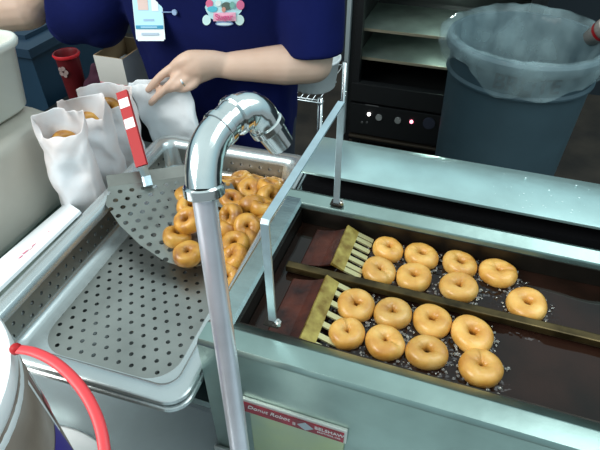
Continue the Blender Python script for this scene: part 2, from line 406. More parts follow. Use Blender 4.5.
# ------------------------------------------------------------------ donuts
DON = mat('fried_dough', (.78, .47, .17), .42, sss=.10)
def dough(m, base, pale, dark):
    n = m.node_tree; b = n.nodes['Principled BSDF']
    t = n.nodes.new('ShaderNodeTexCoord'); oi = n.nodes.new('ShaderNodeObjectInfo')
    ad = n.nodes.new('ShaderNodeVectorMath'); ad.operation = 'ADD'
    n.links.new(t.outputs['Object'], ad.inputs[0]); n.links.new(oi.outputs['Random'], ad.inputs[1])
    nz = n.nodes.new('ShaderNodeTexNoise'); nz.inputs['Scale'].default_value = 38; nz.inputs['Detail'].default_value = 4
    n.links.new(ad.outputs[0], nz.inputs['Vector'])
    r = n.nodes.new('ShaderNodeValToRGB'); r.color_ramp.elements[0].position = .3; r.color_ramp.elements[1].position = .72
    r.color_ramp.elements[0].color = (*pale, 1); r.color_ramp.elements[1].color = (*dark, 1)
    q = r.color_ramp.elements.new(.5); q.color = (*base, 1)
    n.links.new(nz.outputs[0], r.inputs[0])
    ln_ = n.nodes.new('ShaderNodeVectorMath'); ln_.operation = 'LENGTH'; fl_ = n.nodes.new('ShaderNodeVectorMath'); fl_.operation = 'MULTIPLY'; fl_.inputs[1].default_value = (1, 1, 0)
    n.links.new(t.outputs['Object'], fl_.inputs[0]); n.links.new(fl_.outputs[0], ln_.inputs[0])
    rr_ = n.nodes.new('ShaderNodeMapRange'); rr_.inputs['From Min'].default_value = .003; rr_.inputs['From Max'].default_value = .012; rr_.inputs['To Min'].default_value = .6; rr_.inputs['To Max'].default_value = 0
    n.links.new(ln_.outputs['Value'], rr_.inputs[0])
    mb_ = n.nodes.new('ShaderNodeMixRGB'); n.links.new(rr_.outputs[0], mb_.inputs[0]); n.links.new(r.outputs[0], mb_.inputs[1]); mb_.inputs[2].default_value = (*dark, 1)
    hs = n.nodes.new('ShaderNodeHueSaturation'); n.links.new(mb_.outputs[0], hs.inputs['Color'])
    mr = n.nodes.new('ShaderNodeMapRange'); mr.inputs['To Min'].default_value = .82; mr.inputs['To Max'].default_value = 1.12
    n.links.new(oi.outputs['Random'], mr.inputs[0]); n.links.new(mr.outputs[0], hs.inputs['Value'])
    n.links.new(hs.outputs[0], b.inputs['Base Color'])
    n2 = n.nodes.new('ShaderNodeTexNoise'); n2.inputs['Scale'].default_value = 220
    bp = n.nodes.new('ShaderNodeBump'); bp.inputs['Strength'].default_value = .25; bp.inputs['Distance'].default_value = .001
    n.links.new(ad.outputs[0], n2.inputs['Vector']); n.links.new(n2.outputs[0], bp.inputs['Height']); n.links.new(bp.outputs[0], b.inputs['Normal'])
    b.inputs['Coat Weight'].default_value = .35; b.inputs['Coat Roughness'].default_value = .22
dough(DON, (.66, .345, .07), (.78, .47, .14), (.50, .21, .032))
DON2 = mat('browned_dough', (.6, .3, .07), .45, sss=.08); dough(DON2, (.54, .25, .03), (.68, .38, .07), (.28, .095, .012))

def donut_mesh(name, Ro, hole, H, seed, m, crease=0):
    """ring of dough: outer radius, hole radius, height; nearly closed hole and an uneven skin"""
    bm = bmesh.new(); NU, NV = 40, 20
    rc = (Ro+hole)/2; ra = (Ro-hole)/2
    V = []
    for i in range(NU):
        a = 2*PI*i/NU; row = []
        wob = 1+.05*noise.noise(Vector((math.cos(a)*1.3, math.sin(a)*1.3, seed)))+.03*math.cos(2*a+seed)
        ho = 1+.6*noise.noise(Vector((math.cos(a)*1.6, math.sin(a)*1.6, seed+9)))
        for j in range(NV):
            b = 2*PI*j/NV
            cb, sb = math.cos(b), math.sin(b)
            e = .85
            x = math.copysign(abs(cb)**e, cb); z = math.copysign(abs(sb)**e, sb)
            rr = rc+ra*x*(1 if x > 0 else ho**.3)
            rr = max(rr, .0008)
            zz = H/2*z*(1+.10*noise.noise(Vector((math.cos(a)*2, math.sin(a)*2, seed+3))))
            if crease and sb > 0 and abs(((a-seed) % (2*PI))-1) < .35: zz -= crease*(1-abs(((a-seed) % (2*PI))-1)/.35)
            row.append(bm.verts.new((rr*wob*math.cos(a), rr*wob*math.sin(a), zz)))
        V.append(row)
    for i in range(NU):
        for j in range(NV): bm.faces.new((V[i][j], V[(i+1) % NU][j], V[(i+1) % NU][(j+1) % NV], V[i][(j+1) % NV]))
    bmesh.ops.recalc_face_normals(bm, faces=bm.faces)
    me = bpy.data.meshes.new(name); bm.to_mesh(me); bm.free(); me.materials.append(m)
    for p in me.polygons: p.use_smooth = True
    return me
fry = [donut_mesh('frying_donut', .0260, (.0028, .0014, .0036, .0045, .002)[s], .0225, s*3.7, DON, crease=(0, .003, 0, 0, .002)[s]) for s in range(5)]
FP = [ # pixel, mesh, label
 (388, 249, 0, 'pale donut frying beside the back comb, in the row farthest from the camera'),
 (379, 271, 1, 'flattened golden donut frying beside the back comb, touching the divider rail'),
 (422, 253, 3, 'donut frying second from the back comb along the rear edge of the oil'),
 (414, 277, 2, 'donut frying second from the back comb along the divider rail'),
 (460, 262, 3, 'donut frying third from the back comb along the rear edge of the oil'),
 (459, 287, 0, 'donut frying third from the back comb along the divider rail'),
 (498, 272, 4, 'rearmost-lane donut at the right end of the far row, beside open oil'),
 (527, 304, 2, 'lone donut frying farthest to the right, against the divider rail'),
 (356, 305, 0, 'small pale donut frying at the front comb just below the divider rail'),
 (347, 333, 1, 'nearly closed donut frying at the front comb nearest the front rim'),
 (393, 313, 0, 'browner donut frying below the divider rail, second from the front comb'),
 (385, 342, 4, 'creased donut frying against the front rim, second from the front comb'),
 (432, 320, 2, 'donut frying below the divider rail, third from the front comb'),
 (427, 352, 3, 'donut frying against the front rim, third from the front comb'),
 (472, 334, 2, 'large donut frying below the divider rail at the right end of its row'),
 (481, 367, 4, 'largest nearest donut frying at the front rim beside open dark oil')]
fpos = []
for k, (px, py, mi, lab) in enumerate(FP):
    p = atz(px, py, 1.0165); fpos.append(p.copy())
    o = bpy.data.objects.new('donut', fry[mi]); COL.objects.link(o)
    y = min(max(p.y, IY0+.029), IY1-.0275)
    if y < .502: y = min(y, .4955-.0258)
    else: y = max(y, .5085+.0250)
    o.location = (p.x, y, 1.0150); fpos[-1].y = y
    s = .93+.07*(k % 3)/2 if px < 400 else 1.0
    if px > 465: s = 1.05
    o.scale = (s, s*(.93 if y > .55 or y < .42 else 1), 1); o.rotation_euler = (R(random.uniform(-5, 5)), R(random.uniform(-5, 5)), random.uniform(0, 6))
    tag(o, lab, 'donut', 'donuts frying in the oil')
# bubbles round the frying donuts
bm = bmesh.new()
for p in fpos:
    for k in range(34):
        a = random.uniform(0, 2*PI); rr = .0265+abs(random.gauss(0, .0055))
        x, y = p.x+rr*math.cos(a), p.y+rr*math.sin(a)
        if not (IY0+.004 < y < IY1-.004) or .494 < y < .510: continue
        if any((x-q.x)**2+(y-q.y)**2 < .024**2 for q in fpos): continue
        s = random.uniform(.0008, .0026)
        bmesh.ops.create_icosphere(bm, subdivisions=1, radius=s, matrix=Matrix.Translation((x, y, 1.0113)) @ Matrix.Diagonal((1, 1, .7, 1)))
tag(fin('oil_bubbles', bm, FOAM, smooth=True), 'clear bubbles of boiling oil around the frying donuts', 'bubbles', kind='stuff')

# ------------------------------------------------------------------ pans
PA = 2.3; PC = Vector((-.4225, .5465, 0))
def pan(name, z, depth, wall_ins, grow, perf, lab):
    root = tag(empty(name, (PC.x, PC.y, z-depth), R(PA)), lab, 'pan')
    bm = bmesh.new(); uv = bm.loops.layers.uv.new('UVMap')
    Wd, L = .333, .572
    # (inset, z, radius, material of the band that follows)
    rows = [(-.0005+0, -.006, .030, 0), (0, -.001, .030, 0), (.004, .0012, .027, 0), (.020, 0, .022, 0), (.0235, -.0025, .022, 0), (.026, -.010, .022, 0),
            (.028, -.014, .022, 1), (.030, -depth+.012, .026, 0), (.033, -depth+.004, .030, 0), (.042, -depth, .034, 0)]
    N = 7; rings = []
    for ins, zz, r, mi in rows:
        ins2 = ins-grow if ins > .02 else ins
        pts = rrect(Wd-2*ins2, L-2*ins2, r, N); rings.append([bm.verts.new((x, y, zz+depth)) for x, y in pts])
    n = len(rings[0])
    for q in range(len(rings)-1):
        mi = rows[q][3]; A, B = rings[q], rings[q+1]; s = 0
        for k in range(n):
            k2 = (k+1) % n
            ln = (A[k].co-A[k2].co).length
            straight = ln > .05
            f = bm.faces.new((A[k], A[k2], B[k2], B[k])); f.material_index = 1 if (mi and straight and perf) else 0
            for lp in f.loops:
                vv = lp.vert
                along = (vv.co.y if abs(A[k].co.x-A[k2].co.x) < .01 else vv.co.x)
                lp[uv].uv = (along+1, 2+.0145*.5*0+(vv.co.z-.014))
    # plain bottom margin then the perforated field
    last = [bm.verts.new((x, y, 0)) for x, y in rrect(Wd-2*.058, L-2*.056, .045, N)]
    for k in range(n):
        k2 = (k+1) % n; bm.faces.new((rings[-1][k], rings[-1][k2], last[k2], last[k]))
    f = bm.faces.new(last); f.material_index = 1 if perf else 0
    for lp in f.loops: lp[uv].uv = (lp.vert.co.x+.5, lp.vert.co.y+.5)
    # closed rolled rim underside
    low = [bm.verts.new((x, y, depth-.007)) for x, y in rrect(Wd-.006, L-.006, .028, N)]
    for k in range(n):
        k2 = (k+1) % n; bm.faces.new((rings[0][k], low[k], low[k2], rings[0][k2]))
    me = bpy.data.meshes.new('basin'); bmesh.ops.recalc_face_normals(bm, faces=bm.faces); bm.to_mesh(me); bm.free()
    o = link('basin', me, [PANST, PERF], root, True)
    me.set_sharp_from_angle(angle=R(50))
    return root
pan('solid_pan', .9700, .0740, 0, .0012, False, 'solid stainless pan nested underneath the perforated pan')
pan('perforated_pan', .986, .062, 0, 0, True, 'long stainless pan with rows of round holes holding the browned donuts')

# scoop
SZ = lambda px, py, z: atz(px, py, z)
def_pts = [SZ(108, 187, .996), SZ(106, 206, .983), SZ(120, 226, .974), SZ(140, 245, .964), SZ(164, 261, .954), SZ(188, 269, .947), SZ(228, 258, .942), SZ(246, 215, .945), SZ(232, 185, .965), SZ(187, 176, .985)]
sc = tag(empty('donut_scoop', def_pts[0]), 'flat perforated metal scoop with a red handle resting on the pan rim', 'scoop')
# fit a plane through the outline
cen = sum(def_pts, Vector())/len(def_pts)
ex = (SZ(187, 176, .985)-SZ(108, 187, .996)).normalized()
nrm = (SZ(187, 176, .985)-SZ(108, 187, .996)).cross(SZ(188, 269, .947)-SZ(108, 187, .996)).normalized()
if nrm.z < 0: nrm = -nrm
ey = nrm.cross(ex)
bm = bmesh.new(); uv = bm.loops.layers.uv.new('UVMap')
O = def_pts[0]
flat = [p-nrm*nrm.dot(p-O)*.5 for p in def_pts]
vv = [bm.verts.new(p-O) for p in flat]; f = bm.faces.new(vv); f.material_index = 1
inn = bmesh.ops.inset_region(bm, faces=[f], thickness=.011, use_even_offset=True)
for q in bm.faces: q.material_index = 0
f.material_index = 1
for q in bm.faces:
    for lp in q.loops: lp[uv].uv = (lp.vert.co.dot(ex)+2, lp.vert.co.dot(ey)+2)
me = bpy.data.meshes.new('blade'); bm.to_mesh(me); bm.free(); bl = link('blade', me, [SCOOPS, SCOOPM], sc)
# upturned back lip
bm = bmesh.new(); A, B = flat[0]-O, flat[-1]-O; up = Vector((-.012, .016, .012))
q = [bm.verts.new(v) for v in (A, B, B+up, A+up)]; bm.faces.new(q); bmesh.ops.solidify(bm, geom=bm.faces[:], thickness=.001); fin('back_lip', bm, SCOOPS, sc)
# handle
h0 = SZ(146, 176, 1.004)-O; h1 = SZ(142, 166, 1.025)-O; h2 = aty(122, 92, h1.y+O.y+.085)-O
bm = bmesh.new(); tube(bm, [h0+Vector((.01, -.012, -.012)), h0, h1], .0085, 10, sx=.35, sy=1); fin('neck', bm, STRAP, sc)
hw = .0105
def strip(p, q, a, b, name, m, par, lift=0, wd=1.0):
    bm = bmesh.new(); d = (q-p); side = Vector((1, .12, 0)).normalized(); side = (side-d.normalized()*side.dot(d.normalized())).normalized(); nn = d.cross(side).normalized()
    if nn.y > 0: nn = -nn
    P0 = p+d*a; P1 = p+d*b; T = .004+lift
    vs = []
    for P_ in (P0, P1):
        for s_, t_ in ((-1, -T), (1, -T), (1, T), (-1, T)): vs.append(bm.verts.new(P_+side*hw*wd*s_+nn*t_))
    for i in range(4): bm.faces.new((vs[i], vs[(i+1) % 4], vs[4+(i+1) % 4], vs[4+i]))
    bm.faces.new(vs[:4][::-1]); bm.faces.new(vs[4:])
    return fin(name, bm, m, par, bevel=.0012)
hd_ = strip(h1, h2, 0, 1, 'handle', RED, sc); hd_['label'] = 'flat red handle with white price stickers'
strip(h1, h2, .50, .63, 'sticker', WHITE, hd_, .0004, .9); strip(h1, h2, .78, .90, 'sticker', WHITE, hd_, .0004, .9)

# browned donuts in the pan
pm = [donut_mesh('browned_donut', .0245, (.0036, .0018, .0042)[s], .0270, 20+s*3.1, DON2) for s in range(3)]
PD = [ # px, py, z, tilt
 (177, 237, .962, 8), (188, 254, .958, -6), (188, 221, .984, 20), (190, 207, .980, -15), (188, 195, .972, 12), (206, 190, .944, 0), (214, 208, .942, 30), (210, 226, .945, -10),
 (215, 243, .944, 15), (222, 262, .938, 5), (238, 281, .940, 25), (235, 244, .957, 12), (226, 229, .952, 35), (240, 259, .956, -30), (231, 217, .966, 50), (231, 201, .956, -15),
 (249, 190, .950, 28), (270, 187, .958, 12), (251, 205, .962, 60), (247, 227, .962, -40), (267, 208, .964, 22), (252, 242, .946, 45), (272, 226, .952, -12), (283, 200, .954, 55),
 (259, 252, .936, -10), (263, 196, .940, 0), (242, 212, .938, 0), (286, 186, .944, -35), (276, 214, .938, 10), (262, 234, .938, 0), (226, 186, .938, 0), (244, 178, .938, 10), (262, 176, .940, -20), (281, 176, .940, 20)]
lf = ['turned up at the left edge of the scoop', 'leaning on the bright front edge of the scoop', 'lying behind the pair on the scoop edge', 'half hidden behind the pipe on the scoop', 'at the back left of the pile', 'just behind the pipe under its collar',
      'tucked right behind the upright pipe', 'wedged low behind the middle of the pipe', 'low behind the pipe, midway down the pile', 'on the pan floor right of the pipe, mostly hidden', 'nearest of the pile against the right wall', 'flat ring right of the pipe near the front',
      'deep brown piece just right of the pipe', 'tilted ring near the front right of the pile', 'standing dark brown round in the middle of the pile', 'facing up just right of the pipe collar', 'near the back wall of the pan, left of the tallest one', 'topmost ring at the back right of the pile',
      'standing on its rim in the centre rear of the pile', 'facing up in the middle of the pile', 'beside the sloping strap at mid pile', 'small one between the front ring and the strap', 'touching the fryer side under the strap', 'seen through the gap right of the strap',
      'low by the pan wall behind the strap post', 'buried below the topmost ring', 'buried in the middle of the pile', 'in the back right corner of the pan behind the strap', 'squeezed low against the fryer side', 'lying low beside the right pan wall',
      'by the back wall, right of the elbow', 'by the punched back wall below the pipe end', 'at the middle of the punched back wall', 'in the far right pan corner']
for k, (px, py, z, tl) in enumerate(PD):
    if k in (9, 25, 26, 29, 17+12-5): continue
    p = atz(px, py, z)
    p.y = min(p.y, .775); p.x = min(p.x, -.3115-.04*(p.y-.5465)+.003); p.z = max(p.z, .9425)
    o = bpy.data.objects.new('donut', pm[k % 3]); COL.objects.link(o)
    o.location = p; o.rotation_euler = (R(tl), R(random.uniform(-20, 20)), random.uniform(0, 6))
    tag(o, 'browned donut in pan, '+lf[k], 'donut', 'browned donuts piled in the pan')

# ------------------------------------------------------------------ bent pipe
pr = tag(empty('steel_pipe', (-.16, .25, .7855)), 'galvanised pipe rising before the fryer and bending over through two elbows', 'pipe')
pb = Vector((-.150, .228, .7855)); 
pA = atd(204, 196, .440)
dr = (pA-atd(240, 450, .563)).normalized()
pb = pA-dr*((pA.z-.7855)/dr.z)
def pobj(name, f, m, sm=True):
    bm = bmesh.new(); f(bm); bmesh.ops.translate(bm, verts=bm.verts, vec=-pr.location); return fin(name, bm, m, pr, auto=40)
pobj('upright', lambda b: tube(b, [pb, pA], .0104, 28), PIPE)
pB = atd(210, 133, .447); pC = atd(235, 113, .463)
pD = atd(258, 104, .476); pE = atd(274, 124, .492); pF = atd(284, 146, .503)
path = smooth_path([atd(204, 190, .440), atd(203.5, 172, .440), atd(206, 153, .442), atd(214, 136, .447), atd(228, 121, .456)], 8)
pobj('elbow', lambda b: tube(b, path, lerp_list([.0152, .0158, .0162, .0160, .0150], 8), 28), CHROME)
def collar(c, d, r, h):
    def f(b): 
        c0 = Vector(c); dd = Vector(d).normalized()
        tube(b, [c0-dd*h, c0-dd*h*.75, c0+dd*h*.75, c0+dd*h], [r*.93, r, r, r*.93], 28)
    pobj('collar', f, CHROME)
collar(atd(204, 190, .440), dr, .0176, .005)
collar(atd(221, 128, .452), atd(230, 120, .457)-atd(214, 136, .447), .0172, .004)
path2 = smooth_path([atd(227, 122, .456), atd(238, 113, .464), atd(250, 110.5, .472), atd(260, 116, .480), atd(267, 127, .488)], 8)
pobj('elbow', lambda b: tube(b, path2, lerp_list([.0150, .0166, .0170, .0164, .0150], 8), 28), CHROME)
collar(atd(236, 115, .462), atd(243, 111, .468)-atd(230, 120, .459), .0184, .0045)
collar(atd(267, 126, .4875), atd(280, 144, .503)-atd(262, 118, .482), .0174, .0040)
pobj('outlet', lambda b: tube(b, [atd(266, 124, .486), atd(273, 134, .494), atd(281, 145, .503)], [.0145, .0138, .0130], 28), CHROME)

# ------------------------------------------------------------------ bucket
def rim_fit():
    return Vector((-.434, .085, 0))
bc = rim_fit(); BT = 1.165; BR = .1355; BZ = .795
lidw = tag(empty('white_tray', (bc.x-.028, bc.y+.017, .7855)), 'round white tray lying under the printed frosting bucket', 'tray')
bm = bmesh.new(); lathe(bm, [(.162, 0), (.170, .004), (.172, .0085), (.168, .0085), (.162, .006), (.10, .0055)], 56); fin('dish', bm, WHITE, lidw, smooth=True)
bk = tag(empty('frosting_bucket', (bc.x, bc.y, .7925)), 'white pail with donut pictures printed round its side and a red handle', 'bucket')
bm = bmesh.new(); H = BT-.7925
def rad(t): return BR-.002*(1-t)
lathe(bm, [(rad(0)-.004, 0), (rad(0), .004), (rad(.9), H*.9), (rad(.92)+.001, H*.91), (rad(.93)+.001, H*.93), (rad(.94), H*.94), (rad(1), H-.01)], 64)
fin('pail', bm, WHITE, bk, smooth=True)
bm = bmesh.new(); lathe(bm, [(rad(1)+.001, H-.018), (rad(1)+.0025, H-.014), (rad(1)+.0025, H-.002), (rad(1)+.001, H+.001), (rad(1)-.002, H+.001), (rad(1)-.006, H-.004), (rad(1)-.04, H-.004)], 64)
fin('lid', bm, WHITE, bk, auto=50)
# printed wrap
WR = mat('donut_print', (.5, .43, .38), .65, spec=.2)
n = WR.node_tree; b = n.nodes['Principled BSDF']; t_ = n.nodes.new('ShaderNodeTexCoord'); vo = n.nodes.new('ShaderNodeTexVoronoi'); vo.inputs['Scale'].default_value = 13; vo.feature = 'SMOOTH_F1'
wv = n.nodes.new('ShaderNodeTexNoise'); wv.inputs['Scale'].default_value = 40; wv.inputs['Detail'].default_value = 6
n.links.new(t_.outputs['Object'], vo.inputs['Vector']); n.links.new(t_.outputs['Object'], wv.inputs['Vector'])
r1 = n.nodes.new('ShaderNodeValToRGB'); n.links.new(vo.outputs['Distance'], r1.inputs[0])
for p_, c_ in ((.0, (.10, .07, .06)), (.14, (.36, .29, .24)), (.3, (.46, .39, .34)), (.5, (.30, .23, .18)), (.66, (.10, .07, .05))):
    q = r1.color_ramp.elements.new(p_); q.color = (*c_, 1)
mx = n.nodes.new('ShaderNodeMixRGB'); mx.blend_type = 'MULTIPLY'; mx.inputs[0].default_value = .35
n.links.new(r1.outputs[0], mx.inputs[1]); n.links.new(wv.outputs[0], mx.inputs[2]); n.links.new(mx.outputs[0], b.inputs['Base Color'])
def wrap(name, a0, a1, z0, z1, m, off, par=bk, k=40, slant=0):
    bm = bmesh.new(); G = []
    for i in range(k+1):
        a = a0+(a1-a0)*i/k; row = []
        for z_ in (z0, z1):
            t = z_/H; rr = rad(t)+off; aa = a+slant*(z_-z0)
            row.append(bm.verts.new((rr*math.cos(aa), rr*math.sin(aa), z_)))
        G.append(row)
    for i in range(k): bm.faces.new((G[i][0], G[i+1][0], G[i+1][1], G[i][1]))
    return fin(name, bm, m, par, smooth=True)
lb = wrap('printed_label', -PI, PI, .02, H-.020, WR, .0006, k=96)
# red, white stripes and a violet patch in the print
for k in range(6):
    a = R(48+k*4.0)
    wrap('stripe', a, a+R(2.2), .22+.006*k, H-.045-.006*k, (WHITE, mat('print_brown', (.25, .10, .09), .4))[k % 2], .0010, lb, 3, slant=-.7)
wrap('violet_patch', R(20), R(52), .165, .245, mat('violet_print', (.055, .03, .32), .4), .0014, lb, 10, slant=-1.2)
wrap('red_patch', R(50), R(60), .245, .275, mat('print_red', (.45, .03, .04), .4), .0018, lb, 4)
# bail handle
hp = [atd(16, 349, .455), atd(34, 352, .448), atd(56, 363, .438), atd(78, 384, .425), atd(94, 410, .412), atd(103, 440, .398), atd(104, 475, .385), atd(92, 515, .37)]
endp = Vector((bc.x+.02, bc.y-BR-.006, BT-.03)); hp += [(hp[-1]+endp)/2+Vector((.03, -.02, -.0)), endp]
bm = bmesh.new(); tube(bm, [p-bk.location for p in smooth_path(hp, 8)], .0040, 12, sx=.6, sy=1.15); hdl = fin('handle', bm, mat('red_handle', (.72, .05, .06), .4), bk, smooth=True); hdl['label'] = 'red plastic carrying handle'
for p in (hp[0], endp):
    bm = bmesh.new(); bmesh.ops.create_icosphere(bm, subdivisions=2, radius=.0055, matrix=Matrix.Translation(p-bk.location)); fin('handle_lug', bm, RED, bk, smooth=True)

# ------------------------------------------------------------------ paper bags etc. on the table
def paper_bag(loc, rz, h, wd, dp, lab, greasy=True, tilt=(0, 0), peek=1, front_cut=.22, group='filled paper bags'):
    root = tag(empty('paper_bag', loc, rz), lab, 'paper bag', group); root.rotation_euler = (R(tilt[0]), R(tilt[1]), rz)
    bm = bmesh.new(); NZ, NC = 14, 40; rings = []; sd = random.random()*50
    for i in range(NZ+1):
        t = i/NZ; row = []
        fullness = math.sin(PI*min(t*.62+.16, 1))
        for k in range(NC):
            a = 2*PI*k/NC; ca, sa = math.cos(a), math.sin(a)
            x = math.copysign(abs(ca)**(.5+.35*t), ca)*wd/2; y = math.copysign(abs(sa)**(.7+.5*t), sa)*dp/2*(.55+.6*fullness-.25*max(0, t-.6)/.4)*(1-.18*math.exp(-((ca)/.25)**2)*math.sin(t*9+sd))
            z = h*t*(1-(front_cut if sa < 0 else 0)*t**2*min(1, abs(sa)*1.5))
            wq = .005*noise.noise(Vector((x*25, y*25+sd, t*5)))+.0035*noise.noise(Vector((x*80, y*60+sd, t*14)))
            x += wq*1.2; y += wq*2.2*(1 if t < .97 else 1.5)
            z += (.005*noise.noise(Vector((k*.5, sd, 0))) if i == NZ else 0)
            row.append(bm.verts.new((x, y, z)))
        rings.append(row)
    for A, B in zip(rings, rings[1:]):
        for k in range(NC): bm.faces.new((A[k], A[(k+1) % NC], B[(k+1) % NC], B[k]))
    bm.faces.new(rings[0][::-1])
    o = fin('bag_paper', bm, GREASE if greasy else PAPER, root, smooth=True)
    baked(o, [('SOLIDIFY', dict(thickness=.0006)), ('SUBSURF', dict(levels=1, render_levels=1))])
    if peek:
        bm = bmesh.new(); 
        q = [bm.verts.new((x, -dp*.53-.003, z)) for x, z in ((-.010, h*.44), (.008, h*.45), (.010, h*.60), (-.006, h*.62))]; 
    return root
def inner_donut(loc, lab):
    o = bpy.data.objects.new('donut', pm[0]); COL.objects.link(o); o.location = loc; o.rotation_euler = (R(60), R(20), 1); tag(o, lab, 'donut', 'donuts in the paper bags'); return o
bags = [((-.672, .630), 'leftmost white paper bag, beside the frosted tub', -22), ((-.690, .718), 'middle white paper bag between two others beside the pan', -24), ((-.702, .800), 'white paper bag standing just left of the red scoop handle', -18)]
BH = .215
for q_i, ((px, py), lab, rz) in enumerate(bags):
    top = Vector((px, py, 0))
    paper_bag((top.x+.004, top.y, .8957), R(-rz+6), (.222, .205, .190)[q_i], (.084, .092, .108)[q_i], .052, lab, front_cut=.16)
    inner_donut((top.x-.004, top.y+.008, .8955+(.158, .148, .138)[q_i]), 'sugared donut peeking out of the '+lab.replace('white ', ''))
# bag held by the person
hbp = aty(162, 112, .895)
paper_bag((hbp.x+.048, hbp.y-.008, .8957), R(6), .186, .135, .026, 'flat white paper bag held by the person behind the pan corner', False, tilt=(0, -14), peek=0, front_cut=.02, group='empty paper bags')
# folded printed bag leaning on the pan rim
c = [atz(-30, 287, .935), atz(68, 203, .935), atz(81, 212, .991), atz(-30, 319, .991)]
fbm = bmesh.new(); o0 = c[0].copy(); dn = (c[1]-c[0]).cross(c[3]-c[0]).normalized()
if dn.z < 0: dn = -dn
q = [v-o0+dn*.003 for v in c]
fbg = tag(empty('folded_paper_bag', o0), 'flat folded white bag with faded pink printing leaning on the left pan rim', 'paper bag')
vs = [fbm.verts.new(v) for v in q]+[fbm.verts.new(v-dn*.005) for v in q]
for f_ in ((0, 1, 2, 3), (7, 6, 5, 4), (0, 4, 5, 1), (1, 5, 6, 2), (2, 6, 7, 3), (3, 7, 4, 0)): fbm.faces.new([vs[i] for i in f_])
fin('bag_body', fbm, PAPER, fbg, bevel=.001)
exf = (q[1]-q[0]).normalized(); eyf = dn.cross(exf)
mtx = plane_matrix(q[3]+(q[2]-q[3])*.52-eyf*-.0+dn*.0006+(q[0]-q[3])*.30, exf, (q[0]-q[3]))
for i_, (u_, v_, s_, mm) in enumerate(((-.02, .0, .0045, PINK), (-.008, .003, .006, PINK), (.0, -.004, .004, FADE), (.010, .001, .0045, PINK), (.045, .0, .003, PINK), (.048, .004, .002, FADE), (-.065, .0, .002, FADE))):
    bm = bmesh.new(); NN = 9; pts = [(u_+s_*math.cos(2*PI*k/NN)*(1+.3*math.sin(k*2.3+i_)), v_+s_*.7*math.sin(2*PI*k/NN)) for k in range(NN)]
    prism(bm, pts, 0, .0003, 'z'); bmesh.ops.transform(bm, matrix=mtx, verts=bm.verts); fin('printed_mark', bm, mm, fbg)
# flour sack and frosted tub, left edge
fs = aty(28, 205, .50)
bm = bmesh.new(); sx_ = -.745
box(bm, (-1.02, .42, .8957), (sx_, .70, 1.075)); bmesh.ops.subdivide_edges(bm, edges=bm.edges[:], cuts=9, use_grid_fill=True)
for v in bm.verts:
    q_ = v.co; d_ = noise.noise(q_*9)*.010+noise.noise(q_*25)*.003
    cxx, cyy = (-1.02+sx_)/2, .56
    if q_.z > .90: v.co += Vector(((.006+d_)*(1 if q_.x > cxx else -1), d_*(-1 if q_.y < cyy else 1), d_*.5))
tag(fin('flour_sack', bm, FLOUR, smooth=True, bevel=0), 'creased pale beige sack lying at the left under the frosted tub', 'sack')
tb = tag(empty('frosted_tub', (-.950, .59, 1.083)), 'frosted plastic tub with a rolled rim on top of the flour sack', 'tub')
bm = bmesh.new(); rows_ = []
for w_, z_ in ((.315, 0), (.325, .006), (.350, .115), (.362, .119), (.366, .127), (.360, .133), (.350, .130), (.342, .12), (.32, .02)):
    rows_.append([bm.verts.new((x, y, z_)) for x, y in rrect(w_, w_*.72, .04, 6)])
for A, B in zip(rows_, rows_[1:]):
    for k in range(len(A)): bm.faces.new((A[k], A[(k+1) % len(A)], B[(k+1) % len(A)], B[k]))
bm.faces.new(rows_[0][::-1]); bm.faces.new(rows_[-1]); fin('tub_wall', bm, TUB, tb, smooth=True)

# white box behind the bags
bx0 = aty(93, 55, 1.00)
wb = tag(empty('cardboard_box', (bx0.x+.060, 1.06, .905)), 'open white cardboard box with brown inside behind the paper bags', 'box')
hz = bx0.z-.905
BX0, BX1, BY0, BY1 = -.060, .022, -.06, .07
for nm, lo, hi in (('box_side', (BX0, BY0, 0), (BX1, BY0+.003, hz)), ('box_side', (BX0, BY1-.003, 0), (BX1, BY1, hz)), ('box_side', (BX0, BY0+.003, 0), (BX0+.003, BY1-.003, hz)), ('box_side', (BX1-.003, BY0+.003, 0), (BX1, BY1-.003, hz)), ('box_bottom', (BX0+.003, BY0+.003, 0), (BX1-.003, BY1-.003, .003))):
    bm = bmesh.new(); box(bm, lo, hi); o = fin(nm, bm, [CARDW, CARD], wb)
    mid = Vector(((BX0+BX1)/2, (BY0+BY1)/2, 0))
    for p in o.data.polygons:
        d_ = mid-p.center; d_.z = 0
        if abs(p.normal.z) > .5 or p.normal.dot(d_) > 0: p.material_index = 1
bm = bmesh.new(); box(bm, (BX0+.001, BY0-.0012, hz-.085), (BX1-.001, BY0-.0001, hz-.068)); fin('red_band', bm, mat('pink_red_print', (.70, .12, .16), .6), wb)
bm = bmesh.new(); box(bm, (BX0+.006, BY0+.006, hz-.05), (BX1-.006, BY1-.02, hz-.04)); fin('napkin_stack', bm, PAPER, wb)

# ------------------------------------------------------------------ background things
# black holding oven
ov = tag(empty('holding_oven', (-.18, 2.72, 0)), 'tall black heated cabinet with glass door and round knobs', 'oven')
OX0, OX1, OY0, OY1 = -.598, .24, 2.45, 3.0
def ob(name, lo, hi, m, par=ov, bev=.003):
    bm = bmesh.new(); box(bm, lo, hi); bmesh.ops.translate(bm, verts=bm.verts, vec=-ov.location); return fin(name, bm, m, par, bevel=bev)
ob('cabinet_side', (OX0, OY0, .05), (OX0+.03, OY1, 1.75), BLACK); ob('cabinet_side', (OX1-.03, OY0, .05), (OX1, OY1, 1.75), BLACK)
ob('cabinet_back', (OX0+.03, OY1-.02, .05), (OX1-.03, OY1, 1.75), BLACK); ob('cabinet_top', (OX0+.03, OY0, 1.72), (OX1-.03, OY1-.02, 1.75), BLACK)
ob('cabinet_base', (OX0+.03, OY0+.02, .05), (OX1-.03, OY1-.02, .34), BLACK)
pn = ob('control_panel', (OX0+.03, OY0-.008, .11), (OX1-.03, OY0+.02, .285), BLACK)
